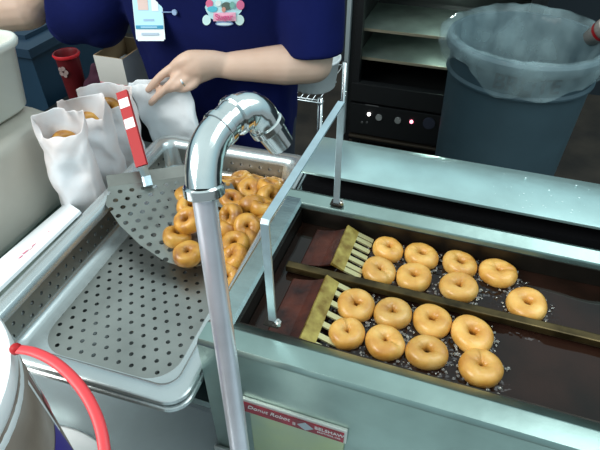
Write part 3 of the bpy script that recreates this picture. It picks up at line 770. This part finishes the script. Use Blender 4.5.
ob('panel_edge', (OX0+.03, OY0-.016, .085), (OX1-.03, OY0+.02, .098), mat('edge_brown', (.10, .08, .06), .4, .6))
ob('door_bottom_rail', (OX0+.03, OY0-.016, .30), (OX1-.03, OY0+.03, .40), BLACK)
ob('door_edge', (OX0-.012, OY0-.026, .10), (OX0+.008, OY0, 1.72), mat('edge_trim', (.55, .64, .66), .45, .6), bev=.001)
ob('door_stile', (OX0+.03, OY0-.012, .40), (OX0+.065, OY0+.03, 1.72), BLACK); ob('door_stile', (OX1-.065, OY0-.012, .40), (OX1-.03, OY0+.03, 1.72), BLACK)
for x in (OX0+.06, OX1-.06):
    for y in (OY0+.06, OY1-.06): ob('foot', (x-.02, y-.02, 0), (x+.02, y+.02, .049), BLACK)
def okn(px, py, rr, m, name, dep=.010):
    p = aty(px, py, OY0-.008); bm = bmesh.new(); disc(bm, p-ov.location, (0, -1, 0), rr, dep, 20)
    return fin(name, bm, m, pn, bevel=rr*.15)
okn(379, 117, .0165, mat('grey_knob', (.30, .31, .30), .4), 'knob'); okn(398, 120, .0165, mat('grey_knob2', (.30, .31, .30), .4), 'knob')
def lamp(px, py, col, s, rr):
    m = mat('pilot_lamp', col, .3); m.node_tree.nodes['Principled BSDF'].inputs['Emission Color'].default_value = (*col, 1); m.node_tree.nodes['Principled BSDF'].inputs['Emission Strength'].default_value = s
    okn(px, py, rr, m, 'pilot_lamp', .006)
lamp(369, 114, (1, .95, .9), 5, .0085); lamp(411.5, 121.5, (1, .25, .35), 4, .0085)
okn(429, 123, .031, mat('dial_dark', (.04, .045, .07), .3), 'dial', .008)
for px in (362, 367): okn(px, 122, .006, mat('switch_grey', (.10, .10, .10), .4), 'switch', .005)
p = aty(372, 105.5, OY0-.009); bm = bmesh.new(); box(bm, (p.x-.035, p.y-.001, p.z-.0025), (p.x+.035, p.y+.001, p.z+.0025)); bmesh.ops.translate(bm, verts=bm.verts, vec=-ov.location); fin('print_line', bm, mat('print_grey', (.12, .12, .12), .5), pn)
for k, zz in enumerate((aty(360, 60, 2.48).z, aty(367, 32, 2.48).z, .86, 1.08, 1.30)):
    tr = tag(empty('oven_tray', (-.179, 2.72, zz)), ['lowest grey metal tray inside the black cabinet', 'grey metal tray second from the bottom in the black cabinet', 'grey metal tray third from the bottom in the black cabinet', 'grey metal tray fourth from the bottom in the black cabinet', 'topmost grey tray inside the black cabinet'][k], 'tray', 'trays in the holding oven')
    bm = bmesh.new(); box(bm, (-.385, -.22, 0), (.385, .20, .005)); fin('sheet', bm, RACKM, tr)
    bm = bmesh.new(); box(bm, (-.385, -.226, 0), (.385, -.2205, .012)); fin('front_lip', bm, mat('lip_tan', (.40, .36, .26), .4, .6), tr)

ld = bpy.data.lights.new('tray_fill_light', 'POINT'); ld.energy = 1.3; ld.color = (.8, 1, .92); ld.shadow_soft_size = .02  # added fill light that brightens the trays, not a lamp of the cabinet
lo_ = bpy.data.objects.new('tray_fill_light', ld); COL.objects.link(lo_); lo_.location = (-.16, 2.56, .80)
ld = bpy.data.lights.new('tray_fill_light', 'POINT'); ld.energy = .8; ld.color = (.8, 1, .92); ld.shadow_soft_size = .02  # second added fill, for the lower tray
lo_ = bpy.data.objects.new('tray_fill_light', ld); COL.objects.link(lo_); lo_.location = (-.16, 2.56, .60)
# trash can
TC = Vector((.170, 2.12, 0)); TZ = .83; TR = .285
can = tag(empty('trash_can', (TC.x, TC.y, 0)), 'large grey blue round trash can lined with a clear bag', 'trash can')
bm = bmesh.new(); lathe(bm, [(.235, 0), (.245, .01), (.266, .69), (.277, .695), (.277, .702), (.267, .71), (.274, .785), (.290, .788), (.294, .80), (.294, .82), (.286, TZ), (.272, TZ), (.268, .80), (.252, .65), (.215, .03)], 72)
cb = fin('can_body', bm, CANM, can, auto=35)
# printed name on the can
def curved_text(s, size, zc, ang, m, name, r0):
    o = text_mesh(name, s, size, m, can, Matrix.Identity(4), .0, bold=.0018)
    for v in o.data.vertices:
        a = ang+v.co.x/r0; zz = zc+v.co.y; v.co = (r0*math.cos(a), r0*math.sin(a), zz)
    return o
ca = math.atan2(-TC.y, -TC.x)+.15
curved_text('BRUTE', .078, .752, ca, CANT, 'can_lettering', .2755)
bm = bmesh.new()
G = []
for i in range(9):
    a = ca-.02+(.16)*i/8-.06; G.append([bm.verts.new((.2735*math.cos(a), .2735*math.sin(a), z_)) for z_ in (.713, .730)])
for i in range(8): bm.faces.new((G[i][0], G[i+1][0], G[i+1][1], G[i][1]))
fin('can_label', bm, CANT, can)
# clear liner, folded over the rim
LIN = mat('clear_liner', (.62, .82, .85), .18, bump=.9, bscale=14)
n = LIN.node_tree; b = n.nodes['Principled BSDF']; tr_ = n.nodes.new('ShaderNodeBsdfTransparent'); mx = n.nodes.new('ShaderNodeMixShader')
nz = n.nodes.new('ShaderNodeTexNoise'); nz.inputs['Scale'].default_value = 7; nz.inputs['Detail'].default_value = 6; mr = n.nodes.new('ShaderNodeMapRange'); mr.inputs['From Min'].default_value = .3; mr.inputs['From Max'].default_value = .7; mr.inputs['To Min'].default_value = .05; mr.inputs['To Max'].default_value = .42
t_ = n.nodes.new('ShaderNodeTexCoord'); n.links.new(t_.outputs['Object'], nz.inputs['Vector']); n.links.new(nz.outputs[0], mr.inputs[0])
n.links.new(mr.outputs[0], mx.inputs[0]); n.links.new(tr_.outputs[0], mx.inputs[1]); n.links.new(b.outputs[0], mx.inputs[2]); n.links.new(mx.outputs[0], n.nodes['Material Output'].inputs[0])
ln = tag(empty('bin_liner', (TC.x, TC.y, .58)), 'crumpled clear plastic liner folded over the trash can rim', 'bin liner')
bm = bmesh.new(); prof = [(.296, .165), (.299, .185), (.302, .210), (.301, .238), (.297, .256), (.286, .264), (.270, .258), (.262, .22), (.250, .16), (.235, .08), (.225, .0), (.20, -.10)]
NN = 120; rings = []
for j, (r_, z_) in enumerate(prof):
    row = []
    for k in range(NN):
        a = 2*PI*k/NN; d_ = noise.noise(Vector((math.cos(a)*6, math.sin(a)*6, j*.5)))
        fold = math.cos(a-ca)       # +1 towards the camera
        hem = (.055*noise.noise(Vector((math.cos(a)*2.2, math.sin(a)*2.2, 5)))-.02*math.cos(2*(a-ca))) if j == 0 else (hem_prev[k]*.5 if j == 1 else 0)
        rr = r_+(.012*abs(d_) if j < 5 else -.02*abs(d_)*(1 if j > 6 else .2))
        zz = z_+hem+(.018*max(0, -fold)*(1 if 3 < j < 7 else .2))+.008*d_*(1 if 3 < j < 7 else 0)
        if a_ := (a > 2.7 and a < 3.5 and j < 5): rr += .022*math.sin((a-2.7)/.8*PI)
        row.append(bm.verts.new((rr*math.cos(a), rr*math.sin(a), zz)))
    if j == 0: hem_prev = [.055*noise.noise(Vector((math.cos(2*PI*k/NN)*2.2, math.sin(2*PI*k/NN)*2.2, 5)))-.02*math.cos(2*(2*PI*k/NN-ca)) for k in range(NN)]
    rings.append(row)
for A, B in zip(rings, rings[1:]):
    for k in range(NN): bm.faces.new((A[k], A[(k+1) % NN], B[(k+1) % NN], B[k]))
fin('liner_film', bm, LIN, ln, smooth=True)
# paper cup in the can
cu = tag(empty('paper_cup', aty(590, 38, 2.22)), 'pale paper cup with a red band lying in the trash can liner', 'cup'); cu.rotation_euler = (R(35), R(30), 0)
bm = bmesh.new(); lathe(bm, [(.030, 0), (.042, .095), (.044, .097), (.041, .097), (.028, .003)], 28); fin('cup_wall', bm, mat('cup_paper', (.6, .5, .45), .6), cu, smooth=True)
bm = bmesh.new(); lathe(bm, [(.0375, .05), (.0400, .065)], 28, cap0=False, cap1=False); fin('red_band', bm, RED, cu, smooth=True)

# wire shelf and white tub between person and oven
ws = tag(empty('wire_shelf', (-.56, 1.48, 0)), 'chrome wire shelf behind the elbow of the person', 'shelf')
p0 = aty(292, 98, 1.42); p1 = aty(338, 106, 1.42)
zs = p0.z-.003
bm = bmesh.new()
for y in (-.06, -.045, .10, .24): tube(bm, [(-.22, y, zs), (.140, y, zs)], .003, 8)
for k in range(18): tube(bm, [(-.215+k*.02, -.06, zs+.004), (-.215+k*.02, .24, zs+.004)], .0018, 6)
fin('wire_grid', bm, SILVER, ws, smooth=True)
for x in (-.22, .13):
    for y in (-.05, .24):
        bm = bmesh.new(); tube(bm, [(x, y, 0), (x, y, zs+.012)], .009, 10); fin('post', bm, SILVER, ws, smooth=True)
wt = tag(empty('white_tub', (-.480, 1.52, zs+.006)), 'white plastic tub on the wire shelf behind the elbow', 'tub')
bm = bmesh.new(); lathe(bm, [(.065, 0), (.070, .006), (.080, .09), (.085, .093), (.085, .100), (.079, .100), (.068, .01)], 40); fin('tub_wall', bm, WHITE, wt, smooth=True)

# blue tote, dark chair back, red canister, maroon cloth (left background)
p = aty(30, 46, 1.35)
bt = tag(empty('blue_tote', (-1.72, 1.45, 0)), 'large dark blue plastic tote standing behind the frosted tub', 'tote')
ztop = aty(20, 46, 1.30).z
xr = aty(46, 100, 1.30).x
bm = bmesh.new(); box(bm, (xr-.62+1.72, -.15, 0), (xr+1.72, .25, ztop-.03)); fin('tote_body', bm, BLUEP, bt, bevel=.012)
bm = bmesh.new(); box(bm, (xr-.64+1.72, -.17, ztop-.03), (xr+.02+1.72, .27, ztop)); box(bm, (xr-.55+1.72, -.10, ztop), (xr-.05+1.72, .20, ztop+.015)); fin('tote_lid', bm, BLUED, bt, bevel=.006)
rc_ = aty(65, 90, 1.22)
rcn = tag(empty('red_canister', (rc_.x, 1.27, rc_.z-.10)), 'red canister with bright rim and pale round emblem at the left background', 'canister')
hh = aty(64, 60, 1.22).z-rc_.z+.10
bm = bmesh.new(); lathe(bm, [(.026, 0), (.030, .005), (.036, hh-.01), (.039, hh-.008), (.040, hh), (.036, hh), (.032, hh-.01), (.028, .01)], 36); fin('canister_wall', bm, mat('dark_red', (.14, .008, .012), .4), rcn, auto=50)
bm = bmesh.new(); lathe(bm, [(.0395, hh-.010), (.0420, hh-.004), (.0395, hh+.001)], 36, cap0=False, cap1=False); fin('bright_rim', bm, mat('bright_red', (.75, .03, .04), .3), rcn, smooth=True)
EM = mat('emblem_pale', (.42, .30, .28), .6)
for k in range(5):
    bm = bmesh.new(); a = 2*PI*k/5; disc(bm, (math.cos(a)*.011+.004, -.0365, hh-.048+math.sin(a)*.011), (0, -1, 0), .0075, .002, 12); fin('emblem_petal', bm, EM, rcn)
bm = bmesh.new(); st_top = rc_.z-.101; box(bm, (rc_.x-.13, 1.17, 0), (rc_.x+.16, 1.45, st_top))
tag(fin('black_stand', bm, BLACK, bevel=.01), 'black stand behind the paper bags carrying the red canister', 'stand')
bm = bmesh.new(); box(bm, (bx0.x-.03, .99, 0), (bx0.x+.095, 1.14, .904))
tag(fin('storage_crate', bm, BLACK, bevel=.006), 'narrow black crate under the white cardboard box', 'crate')
# maroon cloth hanging over something beside the canister
mc = aty(84, 70, 1.24)
bm = bmesh.new(); bmesh.ops.create_icosphere(bm, subdivisions=4, radius=1)
for v in bm.verts:
    q_ = v.co.copy(); d_ = 1+.25*noise.noise(q_*2.2); v.co = Vector((q_.x*.055*d_, q_.y*.06*d_, max(q_.z*.09*d_, -.075)))
tag(fin('maroon_cloth', bm, MAROON, smooth=True, loc=(mc.x+.012, 1.29, st_top+.0755)), 'bundle of maroon cloth beside the red canister', 'cloth')

# ------------------------------------------------------------------ person
ps = tag(empty('person', (-.56, 1.10, 0)), 'person in a navy shirt with badge, reaching across to hold a paper bag', 'person')
def pfin(name, bm, m, voxel, smooth_it=6, fac=.6, par=ps):
    bmesh.ops.translate(bm, verts=bm.verts, vec=-ps.location)
    bmesh.ops.recalc_face_normals(bm, faces=bm.faces)
    me = bpy.data.meshes.new(name); bm.to_mesh(me); bm.free(); o = link(name, me, m, par)
    baked(o, [('REMESH', dict(mode='VOXEL', voxel_size=voxel, use_smooth_shade=True)), ('SMOOTH', dict(iterations=smooth_it, factor=fac))])
    if not o.data.materials: o.data.materials.append(m)
    return o
def ball(bm, c, r, s=(1, 1, 1)):
    bmesh.ops.create_icosphere(bm, subdivisions=3, radius=r, matrix=Matrix.Translation(c) @ Matrix.Diagonal((*s, 1)))
def limb(bm, pts, rad, sx=1, sy=1, k=6, n=18):
    P_ = smooth_path(pts, k); R_ = lerp_list(list(rad), k)
    tube(bm, P_, R_, n, sx=sx, sy=sy)
    ball(bm, P_[0], R_[0]*.98*min(sx, sy)); ball(bm, P_[-1], R_[-1]*.98*min(sx, sy))
TX, TY = -.583, 1.095
SHL = Vector((-.365, 1.09, 1.385)); SHR = Vector((-.745, 1.09, 1.385))
EL = aty(314, 64, 1.04); WR_ = aty(228, 66, .945)
ER = aty(25, 4, 1.02); HR = aty(-115, 22, .86)
bm = bmesh.new()
# trunk, neck, head
for z_, rx, ry in ():
    pass
limb(bm, [(TX, TY+.01, .95), (TX, TY+.01, 1.15), (TX, TY, 1.36)], (.115, .105, .10), sx=1, sy=1.25)
limb(bm, [(TX, TY, 1.36), (TX, TY-.01, 1.45), (TX+.01, TY-.02, 1.52)], (.085, .052, .052))
ball(bm, (TX+.01, TY-.03, 1.615), .098, (.80, .98, 1.18)); ball(bm, (TX+.01, TY-.075, 1.555), .055, (.85, .8, .9))
ball(bm, (TX+.01, TY-.135, 1.598), .014, (.9, 1.1, 1.5)); 
for s_ in (-1, 1): ball(bm, (TX+.01+s_*.080, TY-.025, 1.61), .026, (.35, .7, 1.15))
ball(bm, (TX+.01, TY-.118, 1.563), .018, (1.3, .5, .5))
# arms
limb(bm, [SHL, (SHL+EL)/2+Vector((.012, 0, 0)), EL], (.052, .047, .040))
limb(bm, [EL, EL.lerp(WR_, .35), EL.lerp(WR_, .72), WR_], (.041, .043, .034, .0275))
limb(bm, [SHR, (SHR+ER)/2, ER], (.052, .047, .044)); 
limb(bm, [ER, ER.lerp(HR, .4), HR], (.060, .056, .034))
# legs
for s_ in (-1, 1):
    limb(bm, [(TX+s_*.085, TY+.01, .93), (TX+s_*.10, TY, .50), (TX+s_*.10, TY+.02, .09)], (.088, .058, .040))
    limb(bm, [(TX+s_*.10, TY+.03, .05), (TX+s_*.105, TY-.14, .035)], (.042, .034))
# far (hidden) hand of the left-reaching arm
d_ = (HR-ER).normalized(); pal = HR+d_*.055
limb(bm, [HR, pal], (.028, .032), sx=.65, sy=1.1)
for k in range(4):
    s_ = (k-1.5)*.019; b0 = pal+Vector((0, 0, s_))+d_*.02
    limb(bm, [b0, b0+d_*.032+Vector((.0, .004, 0)), b0+d_*(.055-.006*abs(k-1))+Vector((.010, .012, 0))], (.010, .009, .008), n=10)
limb(bm, [HR+d_*.02+Vector((0, 0, .02)), HR+d_*.045+Vector((.02, 0, .045)), HR+d_*.07+Vector((.025, 0, .050))], (.012, .011, .009), n=10)
# near hand holding the bag: palm then five fingers
H_ = lambda px, py, y: aty(px, py, y)
yb = .880
limb(bm, [WR_, H_(212, 64, .925), H_(198, 66, .905), H_(190, 68, .895)], (.0275, .030, .032, .027), sx=.95, sy=.80)
limb(bm, [H_(212, 60, .925), H_(190, 60, .898), H_(176, 65, .885)], (.020, .020, .012), n=12)
limb(bm, [H_(210, 70, .92), H_(196, 76, .90), H_(189, 80, .888)], (.019, .018, .012), n=12)
fing = [[(180, 64, .890), (166, 72, .876), (156, 81, .868), (148, 90, .866)],
        [(183, 72, .884), (172, 83, .868), (161, 93, .862), (151, 103, .863)],
        [(188, 78, .882), (178, 85, .868), (169, 89, .870), (163, 88, .880)],
        [(195, 83, .886), (187, 88, .874), (179, 89, .878), (174, 87, .886)]]
fr_ = ((.0105, .0092, .0085, .0072), (.0108, .0095, .0086, .0074), (.0104, .0092, .0086, .0078), (.0095, .0085, .0078, .007))
for pts, rr in zip(fing, fr_):
    base = H_(200, 68, .905)
    P_ = [H_(*q) for q in pts]; P_ = [base.lerp(P_[0], .4)]+P_
    limb(bm, P_, (.010,)+rr, n=12, k=5)
limb(bm, [H_(208, 58, .93), H_(186, 60, .915), H_(168, 74, .915), H_(156, 88, .912)], (.014, .012, .0105, .0085), n=12)   # thumb, behind the bag
body = pfin('body', bm, SKIN, .0036, 5, .5)
# shirt
bm = bmesh.new()
lv = [(.86, .180, .115, 0), (.93, .186, .120, 0), (1.00, .188, .122, -.003), (1.08, .196, .124, -.008), (1.16, .204, .128, -.014), (1.24, .205, .130, -.018), (1.31, .210, .122, -.012), (1.37, .198, .105, 0), (1.415, .150, .085, .01), (1.44, .085, .070, .01)]
rings = []; NN = 56
for z_, rx, ry, dy in lv:
    row = []
    for k in range(NN):
        a = 2*PI*k/NN; ca_, sa_ = math.cos(a), math.sin(a)
        fold = .006*noise.noise(Vector((ca_*3, sa_*3, z_*9)))+(.004*math.sin(a*9+z_*18) if z_ < 1.1 else 0)
        row.append(bm.verts.new((TX+(rx+fold)*math.copysign(abs(ca_)**.85, ca_), TY+dy+(ry+fold)*math.copysign(abs(sa_)**.85, sa_), z_)))
    rings.append(row)
for A, B in zip(rings, rings[1:]):
    for k in range(NN): bm.faces.new((A[k], A[(k+1) % NN], B[(k+1) % NN], B[k]))
bm.faces.new(rings[0][::-1]); bm.faces.new(rings[-1])
def sleeve(a, b, c, r0, r1, r2, k=1.0):
    tube(bm, smooth_path([a, b, c], 6), lerp_list([r0, r1, r2], 6), 24); ball(bm, a, r0)
ELs = EL+(SHL-EL).normalized()*.018
sleeve(SHL+Vector((-.02, 0, -.015)), (SHL+EL)/2+Vector((.0, 0, 0)), ELs+Vector((-.002, 0, .002)), .073, .071, .066)
dE = (HR-ER).normalized()
sleeve(SHR+Vector((.02, 0, -.03)), aty(98, 2, 1.05), aty(60, 6, 1.03), .080, .082, .076)
ball(bm, aty(100, 20, 1.05), .066); ball(bm, aty(70, 22, 1.04), .055)
shirt = pfin('shirt', bm, NAVY, .007, 5, .5); shirt['label'] = 'navy blue short sleeved shirt'
# trousers
bm = bmesh.new()
limb(bm, [(TX, TY+.01, .98), (TX, TY+.01, .88)], (.125, .130), sx=1.0, sy=1.25)
for s_ in (-1, 1): limb(bm, [(TX+s_*.08, TY+.01, .90), (TX+s_*.10, TY, .50), (TX+s_*.10, TY+.02, .10)], (.105, .075, .062))
pfin('trousers', bm, TROU, .012, 3)
for s_ in (-1, 1):
    bm = bmesh.new(); limb(bm, [(TX+s_*.10, TY+.04, .050), (TX+s_*.105, TY-.16, .044)], (.048, .042), sx=.9, sy=1.05)
    for v in bm.verts: v.co.z = max(v.co.z, .002)
    bmesh.ops.translate(bm, verts=bm.verts, vec=-ps.location); fin('shoe', bm, BLACK, ps, smooth=True)
# hair
bm = bmesh.new(); ball(bm, (TX+.01, TY-.015, 1.64), .105, (.86, .98, 1.08)); ball(bm, (TX+.01, TY+.06, 1.56), .07, (1.0, .8, 1.6))
bmesh.ops.delete(bm, geom=[v for v in bm.verts if v.co.y < TY-.075 and v.co.z < 1.66], context='VERTS')
bmesh.ops.translate(bm, verts=bm.verts, vec=-ps.location); fin('hair', bm, HAIR, ps, smooth=True)
for s_ in (-1, 1):
    bm = bmesh.new(); ball(bm, (TX+.01+s_*.030, TY-.113, 1.615), .011, (1.2, .6, .7)); bmesh.ops.translate(bm, verts=bm.verts, vec=-ps.location); fin('eye', bm, mat('eye', (.05, .03, .02), .2), ps, smooth=True)
# ring on the finger
rp0, rp1 = H_(185, 81, .8765), H_(181, 83.5, .8715)
bm = bmesh.new(); dd = (rp1-rp0).normalized(); cc = (rp0+rp1)/2; tube(bm, [cc-dd*.0017, cc+dd*.0017], .0108, 24); bmesh.ops.translate(bm, verts=bm.verts, vec=-ps.location); fin('finger_ring', bm, SILVER, ps, smooth=False)
# things pinned or printed on the shirt, laid on its surface
bv = BVHTree.FromPolygons([ps.location+v.co for v in shirt.data.vertices], [list(p.vertices) for p in shirt.data.polygons])
def front(x, z):
    h = bv.ray_cast(Vector((x, .3, z)), Vector((0, 1, 0)))[0]
    return h.y if h else .95
def onshirt(px, py):
    d = ray(px, py); h = bv.ray_cast(CAM, d)[0]
    return h if h else aty(px, py, .95)
def patch(name, pts, m, off, par, th=.0006):
    """outline in shirt pixels, draped on the shirt"""
    bm = bmesh.new(); P_ = [onshirt(*q) for q in pts]; c_ = onshirt(sum(q[0] for q in pts)/len(pts), sum(q[1] for q in pts)/len(pts))
    o_ = Vector((0, -off, off*.2)); vs = [bm.verts.new(p+o_-ps.location) for p in P_]; vc = bm.verts.new(c_+o_-ps.location)
    for i in range(len(vs)): bm.faces.new((vs[i], vs[(i+1) % len(vs)], vc))
    bmesh.ops.recalc_face_normals(bm, faces=bm.faces); bmesh.ops.solidify(bm, geom=bm.faces[:], thickness=th); return fin(name, bm, m, par)
def ell(cx, cy, rx, ry, n=20, wob=0): return [(cx+rx*math.cos(2*PI*k/n)*(1+wob*math.sin(k*2.1)), cy+ry*math.sin(2*PI*k/n)*(1+wob*math.cos(k*1.7))) for k in range(n)]
def flat(col): return mat('stitched_patch', col, .7)
em = patch('embroidered_emblem', ell(224, 7, 18, 16, 26, .05), flat((.50, .78, .82)), .0018, ps)
patch('emblem_bump', ell(207, 20, 4.2, 5.2), flat((.62, .85, .86)), .0022, em); patch('emblem_bump', ell(240, 20, 4.6, 5.2), flat((.66, .85, .82)), .0022, em)
patch('emblem_shape', ell(210, 3.5, 3.6, 4), flat((.75, .16, .30)), .0028, em); patch('emblem_shape', ell(241, 5, 4.0, 4.8), flat((.80, .18, .34)), .0028, em)
patch('emblem_shape', ell(213, 9, 5, 3.0), flat((.10, .52, .66)), .0030, em); patch('emblem_shape', ell(227, 6, 5, 4), flat((.10, .14, .12)), .0030, em)
patch('emblem_shape', ell(224.5, 9.5, 2.0, 2.6), flat((.65, .30, .24)), .0036, em); patch('emblem_shape', ell(233, 5, 2.6, 3.4), flat((.22, .48, .42)), .0034, em)
patch('emblem_shape', ell(219, 3, 3, 3), flat((.75, .86, .84)), .0033, em); patch('emblem_shape', ell(225, 23.5, 9, 2.4), flat((.20, .30, .52)), .0030, em); patch('emblem_shape', ell(225, 23.8, 7.5, 1.2), flat((.70, .86, .90)), .0036, em)
patch('emblem_banner', [(214.5, 12.5), (236.5, 12.2), (237, 20.8), (214.2, 21)], flat((.85, .42, .56)), .0042, em)
pc = onshirt(225.5, 16.7)+Vector((0, -.0062, .001))-ps.location
text_mesh('emblem_lettering', 'Sugar', .0165, flat((.70, .10, .28)), em, plane_matrix(pc, onshirt(236, 16.5)-onshirt(215, 16.8), onshirt(225, 12)-onshirt(225, 20)), .0003, bold=.0002)
# badge
b0 = onshirt(155.5, 33)+Vector((0, -.008, 0)); b0 = b0+Vector((.012, -.030, .002)); bw = 29/F*(b0-CAM).dot(_f); bxd = _r.copy()
bh = bw*1.55
byd = (_u*.5+Vector((0, 0, .5))).normalized()
Mb = plane_matrix(b0-ps.location, bxd, byd)
def bpart(name, x0, x1, y0, y1, zo, m, par, bev=0):
    bm = bmesh.new(); box(bm, (x0, y0, zo), (x1, y1, zo+.0006)); 
    if bev: bmesh.ops.bevel(bm, geom=[e for e in bm.edges if abs(e.verts[0].co.z-e.verts[1].co.z) > 1e-5], offset=bev, segments=4, affect='EDGES')
    bmesh.ops.transform(bm, matrix=Mb, verts=bm.verts); return fin(name, bm, m, par)
bd = bpart('badge', -bw/2, bw/2, -.004, bh, 0, flat((.85, .93, .95)), ps, .003)
bpart('badge_field', -bw/2+.001, bw/2-.001, .024, bh-.002, .0007, flat((.50, .80, .92)), bd)
bpart('badge_stripe', -bw/2+.002, bw/2-.002, .0195, .0265, .0014, flat((.05, .30, .48)), bd); bpart('badge_stripe', -.018, .016, .0215, .0245, .0021, flat((.35, .62, .78)), bd)
bpart('badge_picture', -.020, .001, .056, .080, .0014, flat((.75, .55, .50)), bd); bpart('badge_picture', .008, .022, .054, .080, .0014, flat((.85, .90, .92)), bd)
text_mesh('badge_lettering', 'VISITOR', .008, flat((.42, .52, .62)), bd, Mb @ Matrix.Translation((0, .009, .001)), .0002) if False else None
for (y_, w0, hh_, cc_) in ((.0095, .018, .005, (.45, .55, .66)), (.037, .011, .004, (.35, .52, .72))):
    bpart('print_line', -w0, w0, y_-hh_/2, y_+hh_/2, .0016, flat(cc_), bd)
rl = onshirt(176, 11.5)+Vector((0, -.004, 0))-ps.location
bm = bmesh.new(); disc(bm, rl, (0, -1, .1), .0055, .004, 20); fin('badge_reel', bm, flat((.30, .42, .62)), bd)
bm = bmesh.new(); tube(bm, [rl, Mb @ Vector((bw/2-.002, .052, .001))], .0012, 8); fin('badge_cord', bm, flat((.2, .3, .5)), bd)
